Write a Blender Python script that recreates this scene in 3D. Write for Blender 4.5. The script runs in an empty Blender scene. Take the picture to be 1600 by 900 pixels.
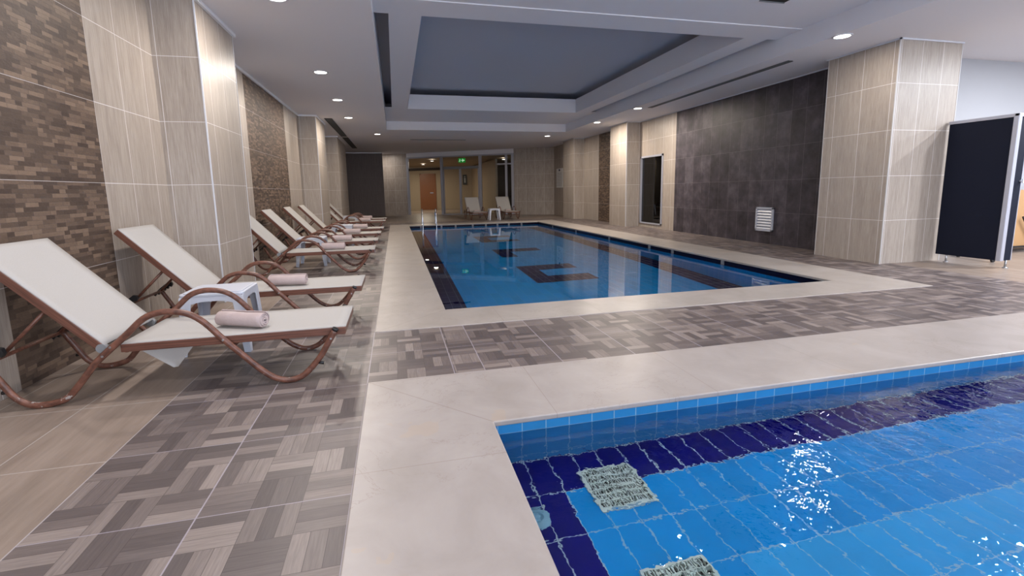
import bpy, bmesh, math, random
from mathutils import Vector, Matrix
random.seed(7)
sc = bpy.context.scene
col = sc.collection
PI = math.pi

# ------------------------------------------------------------------ node helpers
class NT:
    """tiny expression layer over a material's node tree"""
    def __init__(self, name):
        self.m = bpy.data.materials.new(name); self.m.use_nodes = True
        self.t = self.m.node_tree; self.t.nodes.clear()
        self.out = self.t.nodes.new('ShaderNodeOutputMaterial')
    def n(self, typ, **kw):
        x = self.t.nodes.new(typ)
        for k, v in kw.items(): setattr(x, k, v)
        return x
    def link(self, a, b): self.t.links.new(a, b)
    def put(self, sock, v):
        if isinstance(v, E_): self.link(v.s, sock)
        elif hasattr(v, 'is_output'): self.link(v, sock)
        else:
            if isinstance(v, (tuple, list)) and len(v) == 3 and sock.type == 'RGBA': v = (*v, 1)
            sock.default_value = v
    def math(self, op, a, b=0.0, c=None):
        x = self.n('ShaderNodeMath', operation=op)
        self.put(x.inputs[0], a); self.put(x.inputs[1], b)
        if c is not None: self.put(x.inputs[2], c)
        return E_(self, x.outputs[0])
    def pos(self, obj=False):
        if obj: s = self.n('ShaderNodeTexCoord').outputs['Object']
        else: s = self.n('ShaderNodeNewGeometry').outputs['Position']
        x = self.n('ShaderNodeSeparateXYZ'); self.link(s, x.inputs[0])
        return [E_(self, o) for o in x.outputs]
    def nrm(self):
        x = self.n('ShaderNodeSeparateXYZ'); self.link(self.n('ShaderNodeNewGeometry').outputs['True Normal'], x.inputs[0])
        return [E_(self, o) for o in x.outputs]
    def vec(self, x, y, z=0.0):
        c = self.n('ShaderNodeCombineXYZ')
        for i, v in enumerate((x, y, z)): self.put(c.inputs[i], v)
        return c.outputs[0]
    def noise(self, v, scale=5, detail=3, rough=.5, dist=0):
        x = self.n('ShaderNodeTexNoise'); self.put(x.inputs['Vector'], v)
        x.inputs['Scale'].default_value = scale; x.inputs['Detail'].default_value = detail
        x.inputs['Roughness'].default_value = rough; x.inputs['Distortion'].default_value = dist
        return E_(self, x.outputs[0])
    def white(self, v):
        x = self.n('ShaderNodeTexWhiteNoise', noise_dimensions='3D'); self.put(x.inputs['Vector'], v)
        return E_(self, x.outputs['Value'])
    def ramp(self, f, stops, interp='LINEAR'):
        x = self.n('ShaderNodeValToRGB'); self.put(x.inputs[0], f)
        cr = x.color_ramp; cr.interpolation = interp
        while len(cr.elements) < len(stops): cr.elements.new(.5)
        for e, (p, c) in zip(cr.elements, stops): e.position = p; e.color = (*c, 1)
        return x.outputs[0]
    def mix(self, f, a, b):
        x = self.n('ShaderNodeMix', data_type='RGBA'); x.clamp_factor = True
        self.put(x.inputs[0], f); self.put(x.inputs[6], a); self.put(x.inputs[7], b)
        return x.outputs[2]
    def mul(self, c, f):
        x = self.n('ShaderNodeMix', data_type='RGBA', blend_type='MULTIPLY'); x.inputs[0].default_value = 1
        self.put(x.inputs[6], c)
        g = self.n('ShaderNodeCombineXYZ')
        for i in range(3): self.put(g.inputs[i], f)
        self.link(g.outputs[0], x.inputs[7]); return x.outputs[2]
    def bump(self, h, strength=.3, dist=.01):
        x = self.n('ShaderNodeBump'); self.put(x.inputs['Height'], h)
        x.inputs['Strength'].default_value = strength; x.inputs['Distance'].default_value = dist
        return x.outputs[0]
    def pbr(self, color, rough=.5, metal=0, normal=None, spec=.5, **kw):
        b = self.n('ShaderNodeBsdfPrincipled')
        self.put(b.inputs['Base Color'], color); self.put(b.inputs['Roughness'], rough)
        b.inputs['Metallic'].default_value = metal; b.inputs['Specular IOR Level'].default_value = spec
        for k, v in kw.items(): self.put(b.inputs[k.replace('_', ' ')], v)
        if normal is not None: self.link(normal, b.inputs['Normal'])
        self.link(b.outputs[0], self.out.inputs[0]); return self.m
class E_:
    def __init__(self, t, s): self.t, self.s = t, s
    def __add__(s, o): return s.t.math('ADD', s, o)
    __radd__ = __add__
    def __sub__(s, o): return s.t.math('SUBTRACT', s, o)
    def __rsub__(s, o): return s.t.math('SUBTRACT', o, s)
    def __mul__(s, o): return s.t.math('MULTIPLY', s, o)
    __rmul__ = __mul__
    def __truediv__(s, o): return s.t.math('DIVIDE', s, o)
    def floor(s): return s.t.math('FLOOR', s)
    def fract(s): return s.t.math('FRACT', s)
    def abs(s): return s.t.math('ABSOLUTE', s)
    def lt(s, o): return s.t.math('LESS_THAN', s, o)
    def gt(s, o): return s.t.math('GREATER_THAN', s, o)
    def mod(s, o): return s.t.math('FLOORED_MODULO', s, o)
    def max(s, o): return s.t.math('MAXIMUM', s, o)
    def min(s, o): return s.t.math('MINIMUM', s, o)
def joint(u, origin, period, width):
    """1 on a grout line"""
    f = ((u - origin) / period).fract()
    return f.lt(width / 2 / period).max(f.gt(1 - width / 2 / period))
def S(r, g, b):   # sRGB 0-255 -> linear
    f = lambda c: (c / 12.92 if c <= .04045 else ((c + .055) / 1.055) ** 2.4)
    return tuple(f(v / 255) for v in (r, g, b))

M = {}
def plain(name, c, rough=.5, metal=0, spec=.5):
    M[name] = NT(name).pbr(c, rough, metal, spec=spec); return M[name]

# ---- wall materials
def mk_beige():
    t = NT('beige_wall_tile'); x, y, z = t.pos(); nx, ny, nz = t.nrm()
    sel = ny.abs().gt(.5)
    u = sel * (x - 6.43) / .355 + (1 - sel) * (y - 4.265) / .41
    v = (z + .002) / .596
    g = joint(u, 0, 1, .013).max(joint(v, 0, 1, .008))
    s1 = t.noise(t.vec(x * 130 + y * 130, x * 5, z * 5), 1, 4, .65)
    s2 = t.noise(t.vec(x * 22 + y * 22, y * 2, z * 1.6), 1, 3, .5)
    tv = t.white(t.vec(u.floor(), v.floor(), 3))
    f = s1 * .72 + s2 * .28 + (tv - .5) * .06
    c = t.ramp(f, [(.22, S(132, 121, 112)), (.5, S(165, 154, 144)), (.78, S(188, 179, 170))])
    c = t.mix(g, c, S(222, 218, 217))
    return t.pbr(c, .42, normal=t.bump(s1 - g * .5, .12, .004), spec=.4)
M['beige'] = mk_beige()
def mk_brick():
    t = NT('brown_slate_mosaic'); x, y, z = t.pos()
    row = (z / .0271).floor()
    r1 = t.white(t.vec(row, 1, 2))
    u = y / .20 + r1 * 7
    cell = u.floor(); fu = u.fract()
    split = t.white(t.vec(cell, row, 5)) * .5 + .25
    half = fu.gt(split)
    rnd = t.white(t.vec(cell + half * .37, row, 9))
    fz = (z / .0271).fract()
    m = fz.lt(.05).max((fu - split).abs().lt(.006)).max(fu.lt(.008))
    c = t.ramp(rnd, [(0, S(70, 57, 50)), (.3, S(82, 68, 59)), (.55, S(95, 79, 68)), (.8, S(110, 92, 79)), (1, S(124, 105, 90))])
    n = t.noise(t.vec(x * 30, y * 40, z * 90), 1, 4, .6)
    n2 = t.noise(t.vec(x * 6, y * 14, z * 60), 1, 4, .6)
    c = t.mul(c, n * .35 + n2 * .4 + .62)
    c = t.mix(m, c, S(84, 72, 67))
    sheet = joint(z, -.002, .596, .0035) * t.noise(t.vec(y * 3, z * 3, 0), 1, 2).gt(.33)
    c = t.mix(sheet, c, S(182, 176, 176))
    return t.pbr(c, .55, normal=t.bump(rnd * .5 + n * .5 - m, .5, .006), spec=.35)
M['brick'] = mk_brick()
def mk_grey():
    t = NT('mottled_grey_tile'); x, y, z = t.pos(); nx, ny, nz = t.nrm()
    sel = ny.abs().gt(.5)
    u = (sel * x + (1 - sel) * (y - 6.20)) / .31; v = (z + .002) / .596
    g = joint(u, 0, 1, .009).max(joint(v, 0, 1, .0045))
    tv = t.white(t.vec(u.floor(), v.floor(), 3))
    n = t.noise(t.vec(x * 2.2, y * 2.2, z * 2.2), 1.6, 6, .62)
    c = t.ramp(n * .8 + tv * .18, [(.30, S(46, 42, 47)), (.5, S(68, 62, 69)), (.68, S(94, 88, 95))])
    c = t.mix(g * .55, c, S(160, 156, 158))
    return t.pbr(c, .5, spec=.35, normal=t.bump(n, .1, .004))
M['grey'] = mk_grey()
def mk_taupe():
    t = NT('dark_taupe_tile'); x, y, z = t.pos()
    g = joint(x, -2.13, .33, .004).max(joint(z, -.002, .596, .005))
    s1 = t.noise(t.vec(x * 90, y, z * 3), 1, 4, .65)
    c = t.ramp(s1, [(.25, S(84, 74, 71)), (.75, S(116, 104, 100))])
    c = t.mix(g * .4, c, S(140, 130, 126))
    return t.pbr(c, .5, spec=.3)
M['taupe'] = mk_taupe()
# ---- floor materials
def mk_beigefloor():
    t = NT('beige_floor_tile'); x, y, z = t.pos()
    u = (x + 1.214) / .415; v = (y - 2.165) / .612
    g = joint(u, 0, 1, .012).max(joint(v, 0, 1, .007))
    s1 = t.noise(t.vec(x * 34 + y * 1.5, y * 3, 0), 1, 4, .6)
    s2 = t.noise(t.vec(x * 7, y * 1.4, 4), 1, 3)
    tv = t.white(t.vec(u.floor(), v.floor(), 3))
    c = t.ramp(s1 * .5 + s2 * .5 + (tv - .5) * .06, [(.28, S(114, 102, 93)), (.5, S(134, 120, 110)), (.72, S(150, 136, 126))])
    c = t.mix(g, c, S(172, 165, 160))
    return t.pbr(c, .38, spec=.4)
M['beigefloor'] = mk_beigefloor()
def mk_parquet(x0, name):
    t = NT(name); x, y, z = t.pos()
    u = (x - x0) / .503; v = (y - 1.675) / .5115
    fu = u.fract() * 3; fv = v.fract() * 3
    ci = fu.floor(); cj = fv.floor()
    par = (ci + cj).mod(2)                       # 0: strips along x, 1: strips along y
    a = fu.fract(); b = fv.fract()
    across = par * a + (1 - par) * b
    al = par * b + (1 - par) * a
    k = (across * 3).floor()
    rnd = t.white(t.vec(u.floor() * 3 + ci, v.floor() * 3 + cj, k + 2))
    gx = par * x * 150 + (1 - par) * x * 9; gy = par * y * 9 + (1 - par) * y * 150
    grain = t.noise(t.vec(gx, gy, rnd * 40), 1, 4, .6)
    c = t.ramp(rnd * .66 + grain * .52 - .10, [(.1, S(76, 68, 68)), (.40, S(93, 84, 83)), (.60, S(110, 100, 97)), (.88, S(140, 129, 124))])
    edge = ((across * 3).fract().lt(.04)).max(al.lt(.012))
    c = t.mix(edge * .75, c, S(62, 53, 53))
    g = joint(u, 0, 1, .010).max(joint(v, 0, 1, .007))
    c = t.mix(g * .85, c, S(158, 151, 160))
    return t.pbr(c, .4, spec=.4, normal=t.bump(grain * .4 - edge - g, .15, .003))
M['parquet_walk'] = mk_parquet(-1.214, 'wood_block_tile_walk')
M['parquet_strip'] = mk_parquet(.481, 'wood_block_tile_strip')
def mk_coping(name, xr, yr, px, py, corner, w=0):
    t = NT(name); x, y, z = t.pos()
    n = t.noise(t.vec(x, y, z), 3.2, 6, .6, .6)
    v = t.noise(t.vec(x * 1.3, y * 1.3, 3), 2.1, 8, .65, 1.2)
    vein = ((v - .5).abs()).lt(.003) * t.noise(t.vec(x, y, 8), 1.3, 2).gt(.52)
    c = t.ramp(n, [(.3, S(151 + w, 143 + w, 138 - w)), (.5, S(159 + w, 151 + w, 147 - w)), (.75, S(167 + w, 160 + w, 156 - w))])
    yel = t.noise(t.vec(x, y, 12), 2.6, 4).gt(.66)
    c = t.mix(yel * .3, c, S(172, 152, 130))
    c = t.mix(vein * .4, c, S(122, 102, 88))
    jx = joint(x, px, .9, .004) * x.gt(xr); jy = joint(y, py, .9, .004) * x.lt(xr)
    mit = ((x - corner[0]) + (y - corner[1]) * corner[2]).abs().lt(.004) * x.lt(xr) * (y - corner[1]).abs().lt(.7)
    c = t.mix(jx.max(jy).max(mit) * .5, c, S(128, 114, 104))
    return t.pbr(c, .36, spec=.45)
M['coping_small'] = mk_coping('cream_marble_small', .40, 0, .712, 1.785, (.398, 2.055, .92))
M['coping_main'] = mk_coping('cream_marble_main', .40, 0, .83, 5.2, (.398, 4.27, -1.1), 1)
# ---- pool tile
BLUE = S(0, 136, 208); LBLUE = S(40, 154, 218); NAVY = S(0, 0, 100); GROUT = S(176, 196, 198)
def mk_smalltile():
    t = NT('paddling_pool_tile'); x, y, z = t.pos(); nx, ny, nz = t.nrm()
    fl = nz.abs().gt(.5); wy = ny.abs().gt(.5)
    u = (x - .417) / .12; v = (y - 2.055) / .2525
    gfl = joint(u, 0, 1, .05).max(joint(v, 0, 1, .026))
    gw = joint(wy * u + (1 - wy) * (y - 2.055) / .12, 0, 1, .04).max(joint(z, -.32, .2525, .005))
    tv = t.white(t.vec(u.floor(), v.floor(), 3)); n = t.noise(t.vec(x, y, z), 9, 3)
    navy = (v.gt(-1)).max(u.lt(2)); light = x.gt(1.137) * y.lt(1.2975)
    c = t.mix(light, BLUE, LBLUE); c = t.mix(navy, c, NAVY)
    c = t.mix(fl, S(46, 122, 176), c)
    c = t.mul(c, tv * .12 + n * .2 + .84)
    g = fl * gfl + (1 - fl) * gw * .8
    c = t.mix(g * (navy * fl * .45 + .5), c, GROUT)
    return t.pbr(c, .3, spec=.1)
M['smalltile'] = mk_smalltile()
def mk_maintile():
    t = NT('main_pool_tile'); x, y, z = t.pos(); nx, ny, nz = t.nrm()
    fl = nz.abs().gt(.5); wx = nx.abs().gt(.5)
    u = (x - .415) / .12; v = (y - 4.27) / .2525
    gfl = joint(u, 0, 1, .05).max(joint(v, 0, 1, .026))
    gw = joint(((1 - wx) * x + wx * y) / .12, 0, 1, .04).max(joint(z, -.08, .2525, .005))
    tv = t.white(t.vec(u.floor(), v.floor(), 3))
    navy = u.lt(3.5).max(x.gt(4.405))
    def rect(a, b, c, d): return x.gt(a) * x.lt(b) * y.gt(c) * y.lt(d)
    for r in [(2.09, 2.41, 6.94, 8.36), (2.09, 3.13, 7.91, 8.36), (2.09, 3.13, 6.94, 7.40),
              (2.09, 2.43, 9.44, 10.6), (2.09, 3.15, 10.14, 10.6),
              (2.12, 2.45, 12.02, 13.5), (2.12, 3.16, 13.05, 13.5), (2.12, 3.16, 12.02, 12.42)]:
        navy = navy.max(rect(*r))
    c = t.mix(navy * fl, S(0, 146, 214), S(6, 2, 66))
    dk = (1 - fl) * z.gt(-.17)
    c = t.mix(dk, c, S(8, 9, 36))
    c = t.mul(c, tv * .15 + .88)
    g = fl * gfl + (1 - fl) * gw
    c = t.mix(g * (.2 + navy * fl * .3) * (1 - dk), c, GROUT)
    return t.pbr(c, .3, spec=.1)
M['maintile'] = mk_maintile()
def mk_water(name, scale, strength, dist, stretch):
    t = NT(name); x, y, z = t.pos()
    a = t.noise(t.vec(x * stretch[0], y * stretch[1], 0), scale, 2, .45, .3)
    b = t.noise(t.vec(x * stretch[0] + 5, y * stretch[1] + 3, 2), scale * 2.7, 2, .5, .2)
    c = t.noise(t.vec(x * stretch[0] + 9, y * stretch[1] + 1, 4), scale * 6, 2, .5, 0)
    h = a * .66 + b * .29 + c * .05
    return t.pbr((.93, .98, 1), 0.0, normal=t.bump(h, strength, dist), IOR=1.33, Transmission_Weight=1.0)
M['water_small'] = mk_water('rippled_water', 7.5, .8, .0125, (1, 1))
M['water_main'] = mk_water('still_water', 2.2, .10, .006, (1, 1))
# ---- paints, metals
M['white_paint'] = NT('white_paint').pbr(S(168, 169, 174), .6, spec=.3)
M['ceiling'] = NT('ceiling_paint').pbr(S(226, 224, 228), .7, spec=.2)
M['cove_paint'] = NT('cove_paint').pbr(S(186, 190, 202), .8, spec=.2)
plain('trim_white', S(206, 208, 216), .45); plain('cornice_white', S(240, 241, 246), .5); plain('trim_grey', S(196, 194, 194), .45)
plain('alu', S(176, 178, 190), .35, .25)
plain('chrome', S(220, 222, 226), .12, 1)
plain('steel', S(170, 172, 176), .3, .9)
plain('dark_slot', S(28, 27, 30), .8)
plain('black_plastic', S(22, 23, 27), .4)
plain('grey_plastic', S(125, 127, 130), .5)
plain('white_plastic', S(190, 194, 206), .35)
plain('grate_plastic', S(196, 210, 200), .45)
plain('inlet_plastic', S(130, 175, 190), .4)
plain('navy_laminate', S(21, 25, 40), .6, spec=.15)
plain('hall_wall', S(172, 156, 134), .7)
plain('hall_dark', S(56, 44, 32), .6)
plain('sign_dark', S(70, 76, 78), .5)
plain('sign_light', S(200, 205, 205), .5)
plain('paper', S(222, 222, 222), .7)
plain('ink_blue', S(50, 60, 90), .7)
plain('tan_board', S(170, 132, 92), .5)
plain('board_grey', S(150, 148, 150), .7)
def mk_woodgrain(name, lo, hi, ax):
    t = NT(name); p = t.pos(True)
    s = [120, 120, 120]; s[ax] = 4
    n = t.noise(t.vec(p[0] * s[0], p[1] * s[1], p[2] * s[2]), 1, 4, .6)
    return t.pbr(t.ramp(n, [(.3, lo), (.7, hi)]), .38, normal=t.bump(n, .15, .002), spec=.45)
M['brown_alu'] = mk_woodgrain('wood_grain_aluminium', S(74, 46, 37), S(120, 78, 63), 0)
def mk_backrail():
    t = NT('wood_grain_aluminium_tilted'); x, y, z = t.pos(True)
    n = t.noise(t.vec((x * .733 + z * .68) * 150, y * 40, (z * .733 - x * .68) * 4), 1, 4, .6)
    return t.pbr(t.ramp(n, [(.3, S(74, 46, 37)), (.7, S(120, 78, 63))]), .38, normal=t.bump(n, .15, .002), spec=.45)
M['brown_alu_back'] = mk_backrail()
M['wood_door'] = mk_woodgrain('orange_wood', S(122, 70, 28), S(146, 90, 40), 2)
def mk_tube():
    t = NT('worn_brown_tube'); x, y, z = t.pos(True)
    n = t.noise(t.vec(x * 30, y * 90, z * 30), 1, 3); w = t.noise(t.vec(x * 26, y * 50, z * 26), 1, 5, .7)
    c = t.ramp(n, [(.3, S(76, 47, 38)), (.7, S(122, 80, 65))])
    worn = w.gt(.60) * z.lt(.075)
    c = t.mix(worn * .8, c, S(170, 166, 164))
    return t.pbr(c, .38, spec=.5)
M['tube'] = mk_tube()
def mk_fabric():
    t = NT('cream_sling_fabric'); x, y, z = t.pos(True)
    n = t.noise(t.vec(x, y, z), 260, 2)
    c = t.mix(n, S(164, 161, 159), S(176, 173, 170))
    return t.pbr(c, .8, normal=t.bump(n, .15, .001), spec=.2)
M['fabric'] = mk_fabric()
def mk_towel():
    t = NT('pink_terry'); x, y, z = t.pos(True)
    n = t.noise(t.vec(x, y, z), 130, 3, .6); k = t.noise(t.vec(x, y, z), 14, 3)
    c = t.mix(k, S(170, 154, 153), S(188, 173, 172))
    return t.pbr(c, .95, normal=t.bump(n * .5 + k, .6, .006), spec=.1)
M['towel'] = mk_towel()
def mk_glass(name, tint, refl):
    t = NT(name)
    tr = t.n('ShaderNodeBsdfTransparent'); tr.inputs[0].default_value = (*tint, 1)
    gl = t.n('ShaderNodeBsdfGlossy'); gl.inputs['Roughness'].default_value = .01; gl.inputs[0].default_value = (1, 1, 1, 1)
    fr = t.n('ShaderNodeFresnel'); fr.inputs[0].default_value = 1.45
    mx = t.n('ShaderNodeMixShader'); f = t.math('MULTIPLY', E_(t, fr.outputs[0]), refl)
    t.link(f.s, mx.inputs[0]); t.link(tr.outputs[0], mx.inputs[1]); t.link(gl.outputs[0], mx.inputs[2])
    t.link(mx.outputs[0], t.out.inputs[0]); return t.m
M['glass'] = mk_glass('clear_glass', (.86, .88, .88), 1.0)
M['dark_glass'] = mk_glass('smoked_glass', (.10, .10, .11), 1.0)
def mk_emit(name, c, s):
    t = NT(name); e = t.n('ShaderNodeEmission'); e.inputs[0].default_value = (*c, 1); e.inputs[1].default_value = s
    t.link(e.outputs[0], t.out.inputs[0]); return t.m
M['lens'] = mk_emit('lit_lens', (1, .93, .85), 9)
M['lens_warm'] = mk_emit('lit_lens_warm', (1, .82, .6), 9)
M['exit_green'] = mk_emit('exit_green', S(20, 120, 40), .55)
M['exit_white'] = mk_emit('exit_white', S(190, 235, 190), .6)

# ------------------------------------------------------------------ mesh helpers
class MB:
    def __init__(self): self.bm = bmesh.new(); self.mats = []
    def mi(self, m):
        if m not in self.mats: self.mats.append(m)
        return self.mats.index(m)
    def quad(self, pts, m='x'):
        vs = [self.bm.verts.new(p) for p in pts]
        f = self.bm.faces.new(vs); f.material_index = self.mi(m); return f
    def box(self, x0, x1, y0, y1, z0, z1, m='x', mat=None):
        c = [(x0, y0, z0), (x1, y0, z0), (x1, y1, z0), (x0, y1, z0), (x0, y0, z1), (x1, y0, z1), (x1, y1, z1), (x0, y1, z1)]
        if mat is not None: c = [mat @ Vector(p) for p in c]
        v = [self.bm.verts.new(p) for p in c]
        for f in ((0, 3, 2, 1), (4, 5, 6, 7), (0, 1, 5, 4), (1, 2, 6, 5), (2, 3, 7, 6), (3, 0, 4, 7)):
            fc = self.bm.faces.new([v[i] for i in f]); fc.material_index = self.mi(m)
        return v
    def prism(self, poly, z0, z1, m='x', f=lambda p: p):
        """poly: 2D outline (ccw) extruded between z0 and z1; f maps (a,b,c)->xyz"""
        lo = [self.bm.verts.new(f((a, b, z0))) for a, b in poly]; hi = [self.bm.verts.new(f((a, b, z1))) for a, b in poly]
        k = self.mi(m); n = len(poly)
        for fs in ([lo[::-1]], [hi]): self.bm.faces.new(fs[0]).material_index = k
        for i in range(n):
            self.bm.faces.new((lo[i], lo[(i + 1) % n], hi[(i + 1) % n], hi[i])).material_index = k
    def tube(self, pts, r, m='x', seg=10, sy=1.0, cap=True, side=None):
        pts = [Vector(p) for p in pts]; rings = []; k = self.mi(m)
        side = Vector(side) if side else None
        for i, p in enumerate(pts):
            d = (pts[min(i + 1, len(pts) - 1)] - pts[max(i - 1, 0)]).normalized()
            s = side if side else (d.cross(Vector((0, 0, 1))) if abs(d.z) < .95 else d.cross(Vector((0, 1, 0)))).normalized()
            up = s.cross(d).normalized(); s = d.cross(up).normalized()
            rr = r[i] if isinstance(r, (list, tuple)) else r
            rings.append([self.bm.verts.new(p + s * math.cos(2 * PI * j / seg) * rr * sy + up * math.sin(2 * PI * j / seg) * rr) for j in range(seg)])
        for a, b in zip(rings, rings[1:]):
            for j in range(seg):
                f = self.bm.faces.new((a[j], a[(j + 1) % seg], b[(j + 1) % seg], b[j])); f.material_index = k; f.smooth = True
        if cap:
            for rg in (rings[0], rings[-1]):
                f = self.bm.faces.new(rg); f.material_index = k
    def disc(self, c, r, m='x', seg=28, z=None):
        vs = [self.bm.verts.new((c[0] + r * math.cos(2 * PI * j / seg), c[1] + r * math.sin(2 * PI * j / seg), c[2])) for j in range(seg)]
        self.bm.faces.new(vs).material_index = self.mi(m)
    def lathe(self, prof, m='x', seg=28, close=False):
        k = self.mi(m); rings = [[self.bm.verts.new((r * math.cos(2 * PI * j / seg), r * math.sin(2 * PI * j / seg), z)) for j in range(seg)] for r, z in prof]
        prs = list(zip(rings, rings[1:])) + ([(rings[-1], rings[0])] if close else [])
        for a, b in prs:
            for j in range(seg):
                f = self.bm.faces.new((a[j], a[(j + 1) % seg], b[(j + 1) % seg], b[j])); f.material_index = k; f.smooth = True
    def build(self, name, mat=None, parent=None, bevel=0, loc=None, fix=True):
        if fix: bmesh.ops.recalc_face_normals(self.bm, faces=self.bm.faces)
        me = bpy.data.meshes.new(name); self.bm.to_mesh(me); self.bm.free()
        for m in self.mats: me.materials.append(M[mat if m == 'x' else m])
        o = bpy.data.objects.new(name, me); col.objects.link(o)
        if parent: o.parent = parent
        if loc: o.location = loc
        if bevel:
            b = o.modifiers.new('bevel', 'BEVEL'); b.width = bevel; b.segments = 2; b.limit_method = 'ANGLE'
        return o
def tag(o, label, cat, group=None, kind=None):
    o['label'] = label; o['category'] = cat
    if group: o['group'] = group
    if kind: o['kind'] = kind
    return o
def empty(name, loc, rz, label, cat, group=None):
    o = bpy.data.objects.new(name, None); col.objects.link(o); o.empty_display_size = .1
    o.location = loc; o.rotation_euler = (0, 0, rz); return tag(o, label, cat, group)
def struct(o): o['kind'] = 'structure'; return o
def copy_tree(o, parent=None):
    c = o.copy(); col.objects.link(c)
    if parent: c.parent = parent
    for ch in list(o.children): copy_tree(ch, c)
    return c
def spline(pts, n=6):
    P = [Vector(p) for p in pts]; P = [2 * P[0] - P[1]] + P + [2 * P[-1] - P[-2]]; out = []
    for i in range(1, len(P) - 2):
        a, b, c, d = P[i - 1:i + 3]
        for k in range(n):
            t = k / n
            out.append(.5 * ((2 * b) + (c - a) * t + (2 * a - 5 * b + 4 * c - d) * t * t + (3 * b - a - 3 * c + d) * t ** 3))
    out.append(P[-2]); return out

# ------------------------------------------------------------------ the room
XL, XR, CL, CR = -2.13, 6.81, -1.735, 6.395     # wall planes and pillar faces
Z0 = 2.93
FY = 24.46; SL = -.619                          # slanted end wall: y = FY + SL*(x+.48)
fy = lambda x: FY + SL * (x + .48)
YB = -4.0
# floor
f = MB()
def fr(x0, x1, y0, y1, m): f.quad([(x0, y0, 0), (x1, y0, 0), (x1, y1, 0), (x0, y1, 0)], m)
fr(XL, -1.214, YB, 18.0, 'beigefloor')
fr(-1.214, -.208, YB, 17.5, 'parquet_walk')
fr(-.208, .303, 2.71, 3.73, 'parquet_walk')
fr(.303, 6.57, 2.71, 3.73, 'parquet_strip')
fr(6.0, 6.57, YB, 2.71, 'parquet_strip')
fr(5.51, 6.57, 3.73, 6.06, 'parquet_strip')
fr(5.51, XR, 6.06, 17.5, 'parquet_strip')
fr(6.57, 12.5, YB, 5.7, 'beigefloor')
fr(-.208, 5.51, 16.4, 17.5, 'parquet_walk')
fr(XL, -1.214, 18.0, 25.6, 'beigefloor')
f.quad([(-1.214, 17.5, 0), (-.48, 17.5, 0), (-.48, fy(-.48), 0), (-1.214, fy(-1.214), 0)], 'beigefloor')
f.quad([(-.48, 17.5, 0), (XR, 17.5, 0), (XR, fy(XR), 0), (-.48, fy(-.48), 0)], 'beigefloor')
f.quad([(-.7, fy(-.48), 0), (-.48, fy(-.48), 0), (XR, fy(XR), 0), (XR, 18, 0), (9.1, 18, 0), (9.1, 30.2, 0), (-.7, 30.2, 0)], 'beigefloor')
fr(XR, 7.7, 10.8, 12.8, 'beigefloor')
fr(-.208, 6.0, YB, -2.4, 'parquet_walk')
struct(f.build('floor'))

# walls
def wall_x(name, x, th, panels):                # wall on a plane of constant x; th signed outward thickness
    w = MB()
    for (y0, y1, z0, z1, m) in panels: w.box(min(x, x + th), max(x, x + th), y0, y1, z0, z1, m)
    return struct(w.build(name))
wall_x('wall_left', XL, -.1, [(YB, 1.6, 0, Z0, 'brick'), (1.6, 3.17, 0, Z0, 'beige'), (3.17, 4.265, 0, Z0, 'brick'),
       (4.265, 8.15, 0, Z0, 'beige'), (8.15, 10.83, 0, Z0, 'brick'), (10.83, 23.3, 0, Z0, 'beige')])
wall_x('wall_right', XR, .1, [(6.06, 10.66, 0, Z0, 'grey'), (10.66, 11.21, 0, Z0, 'beige'), (11.21, 12.38, 0, .105, 'beige'),
       (11.21, 12.38, 1.965, Z0, 'beige'), (12.38, 14.3, 0, Z0, 'beige'), (14.3, 15.24, 0, Z0, 'brick'), (15.24, 20.1, 0, Z0, 'beige')])
w = MB(); w.box(XL - .1, -.48, 23.2, 23.3, 0, Z0, 'taupe'); w.box(XL - .1, XL, 23.3, 25.6, 0, Z0, 'beige'); struct(w.build('wall_back'))
w = MB(); w.box(7.46, 12.4, 5.63, 5.75, 0, Z0 + .1, 'white_paint'); struct(w.build('wall_right_alcove'))
w = MB(); w.box(12.3, 12.4, YB, 5.63, 0, Z0, 'white_paint'); struct(w.build('wall_right_end'))
# slanted end wall: beige piers either side of the glazing, and a white header
A2 = Vector((-.48, fy(-.48), 0)); dirw = Vector((1, SL, 0)).normalized(); nrw = Vector((-dirw.y, dirw.x, 0))
def on_end(x0, x1, z0, z1, d0, d1, mb, m):
    """box on the slanted wall between world x0..x1, depth d0..d1 behind its face"""
    p = lambda x, d, z: Vector((x, fy(x), z)) + nrw * d
    c = [p(x0, d0, z0), p(x1, d0, z0), p(x1, d1, z0), p(x0, d1, z0), p(x0, d0, z1), p(x1, d0, z1), p(x1, d1, z1), p(x0, d1, z1)]
    v = [mb.bm.verts.new(q) for q in c]
    for fc in ((0, 3, 2, 1), (4, 5, 6, 7), (0, 1, 5, 4), (1, 2, 6, 5), (2, 3, 7, 6), (3, 0, 4, 7)):
        mb.bm.faces.new([v[i] for i in fc]).material_index = mb.mi(m)
w = MB()
on_end(-2.2, .63, 0, Z0, 0, .1, w, 'beige'); on_end(5.24, XR, 0, Z0, 0, .1, w, 'beige'); on_end(.63, 5.24, 2.74, Z0, -.02, .1, w, 'ceiling')
struct(w.build('wall_back_slanted'))
# pillars
def pillar(x0, x1, y0, y1):
    p = MB(); p.box(x0, x1, y0, y1, 0, Z0, 'beige'); return struct(p.build('pillar'))
pillar(XL, CL, 5.285, 6.38); pillar(XL, CL, 12.33, 13.76); pillar(XL, CL, 16.68, 19.3)
pillar(CR, 7.46, 5.02, 6.06); pillar(CR, XR, 12.44, 13.5); pillar(CR, XR, 16.56, 17.65)
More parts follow.
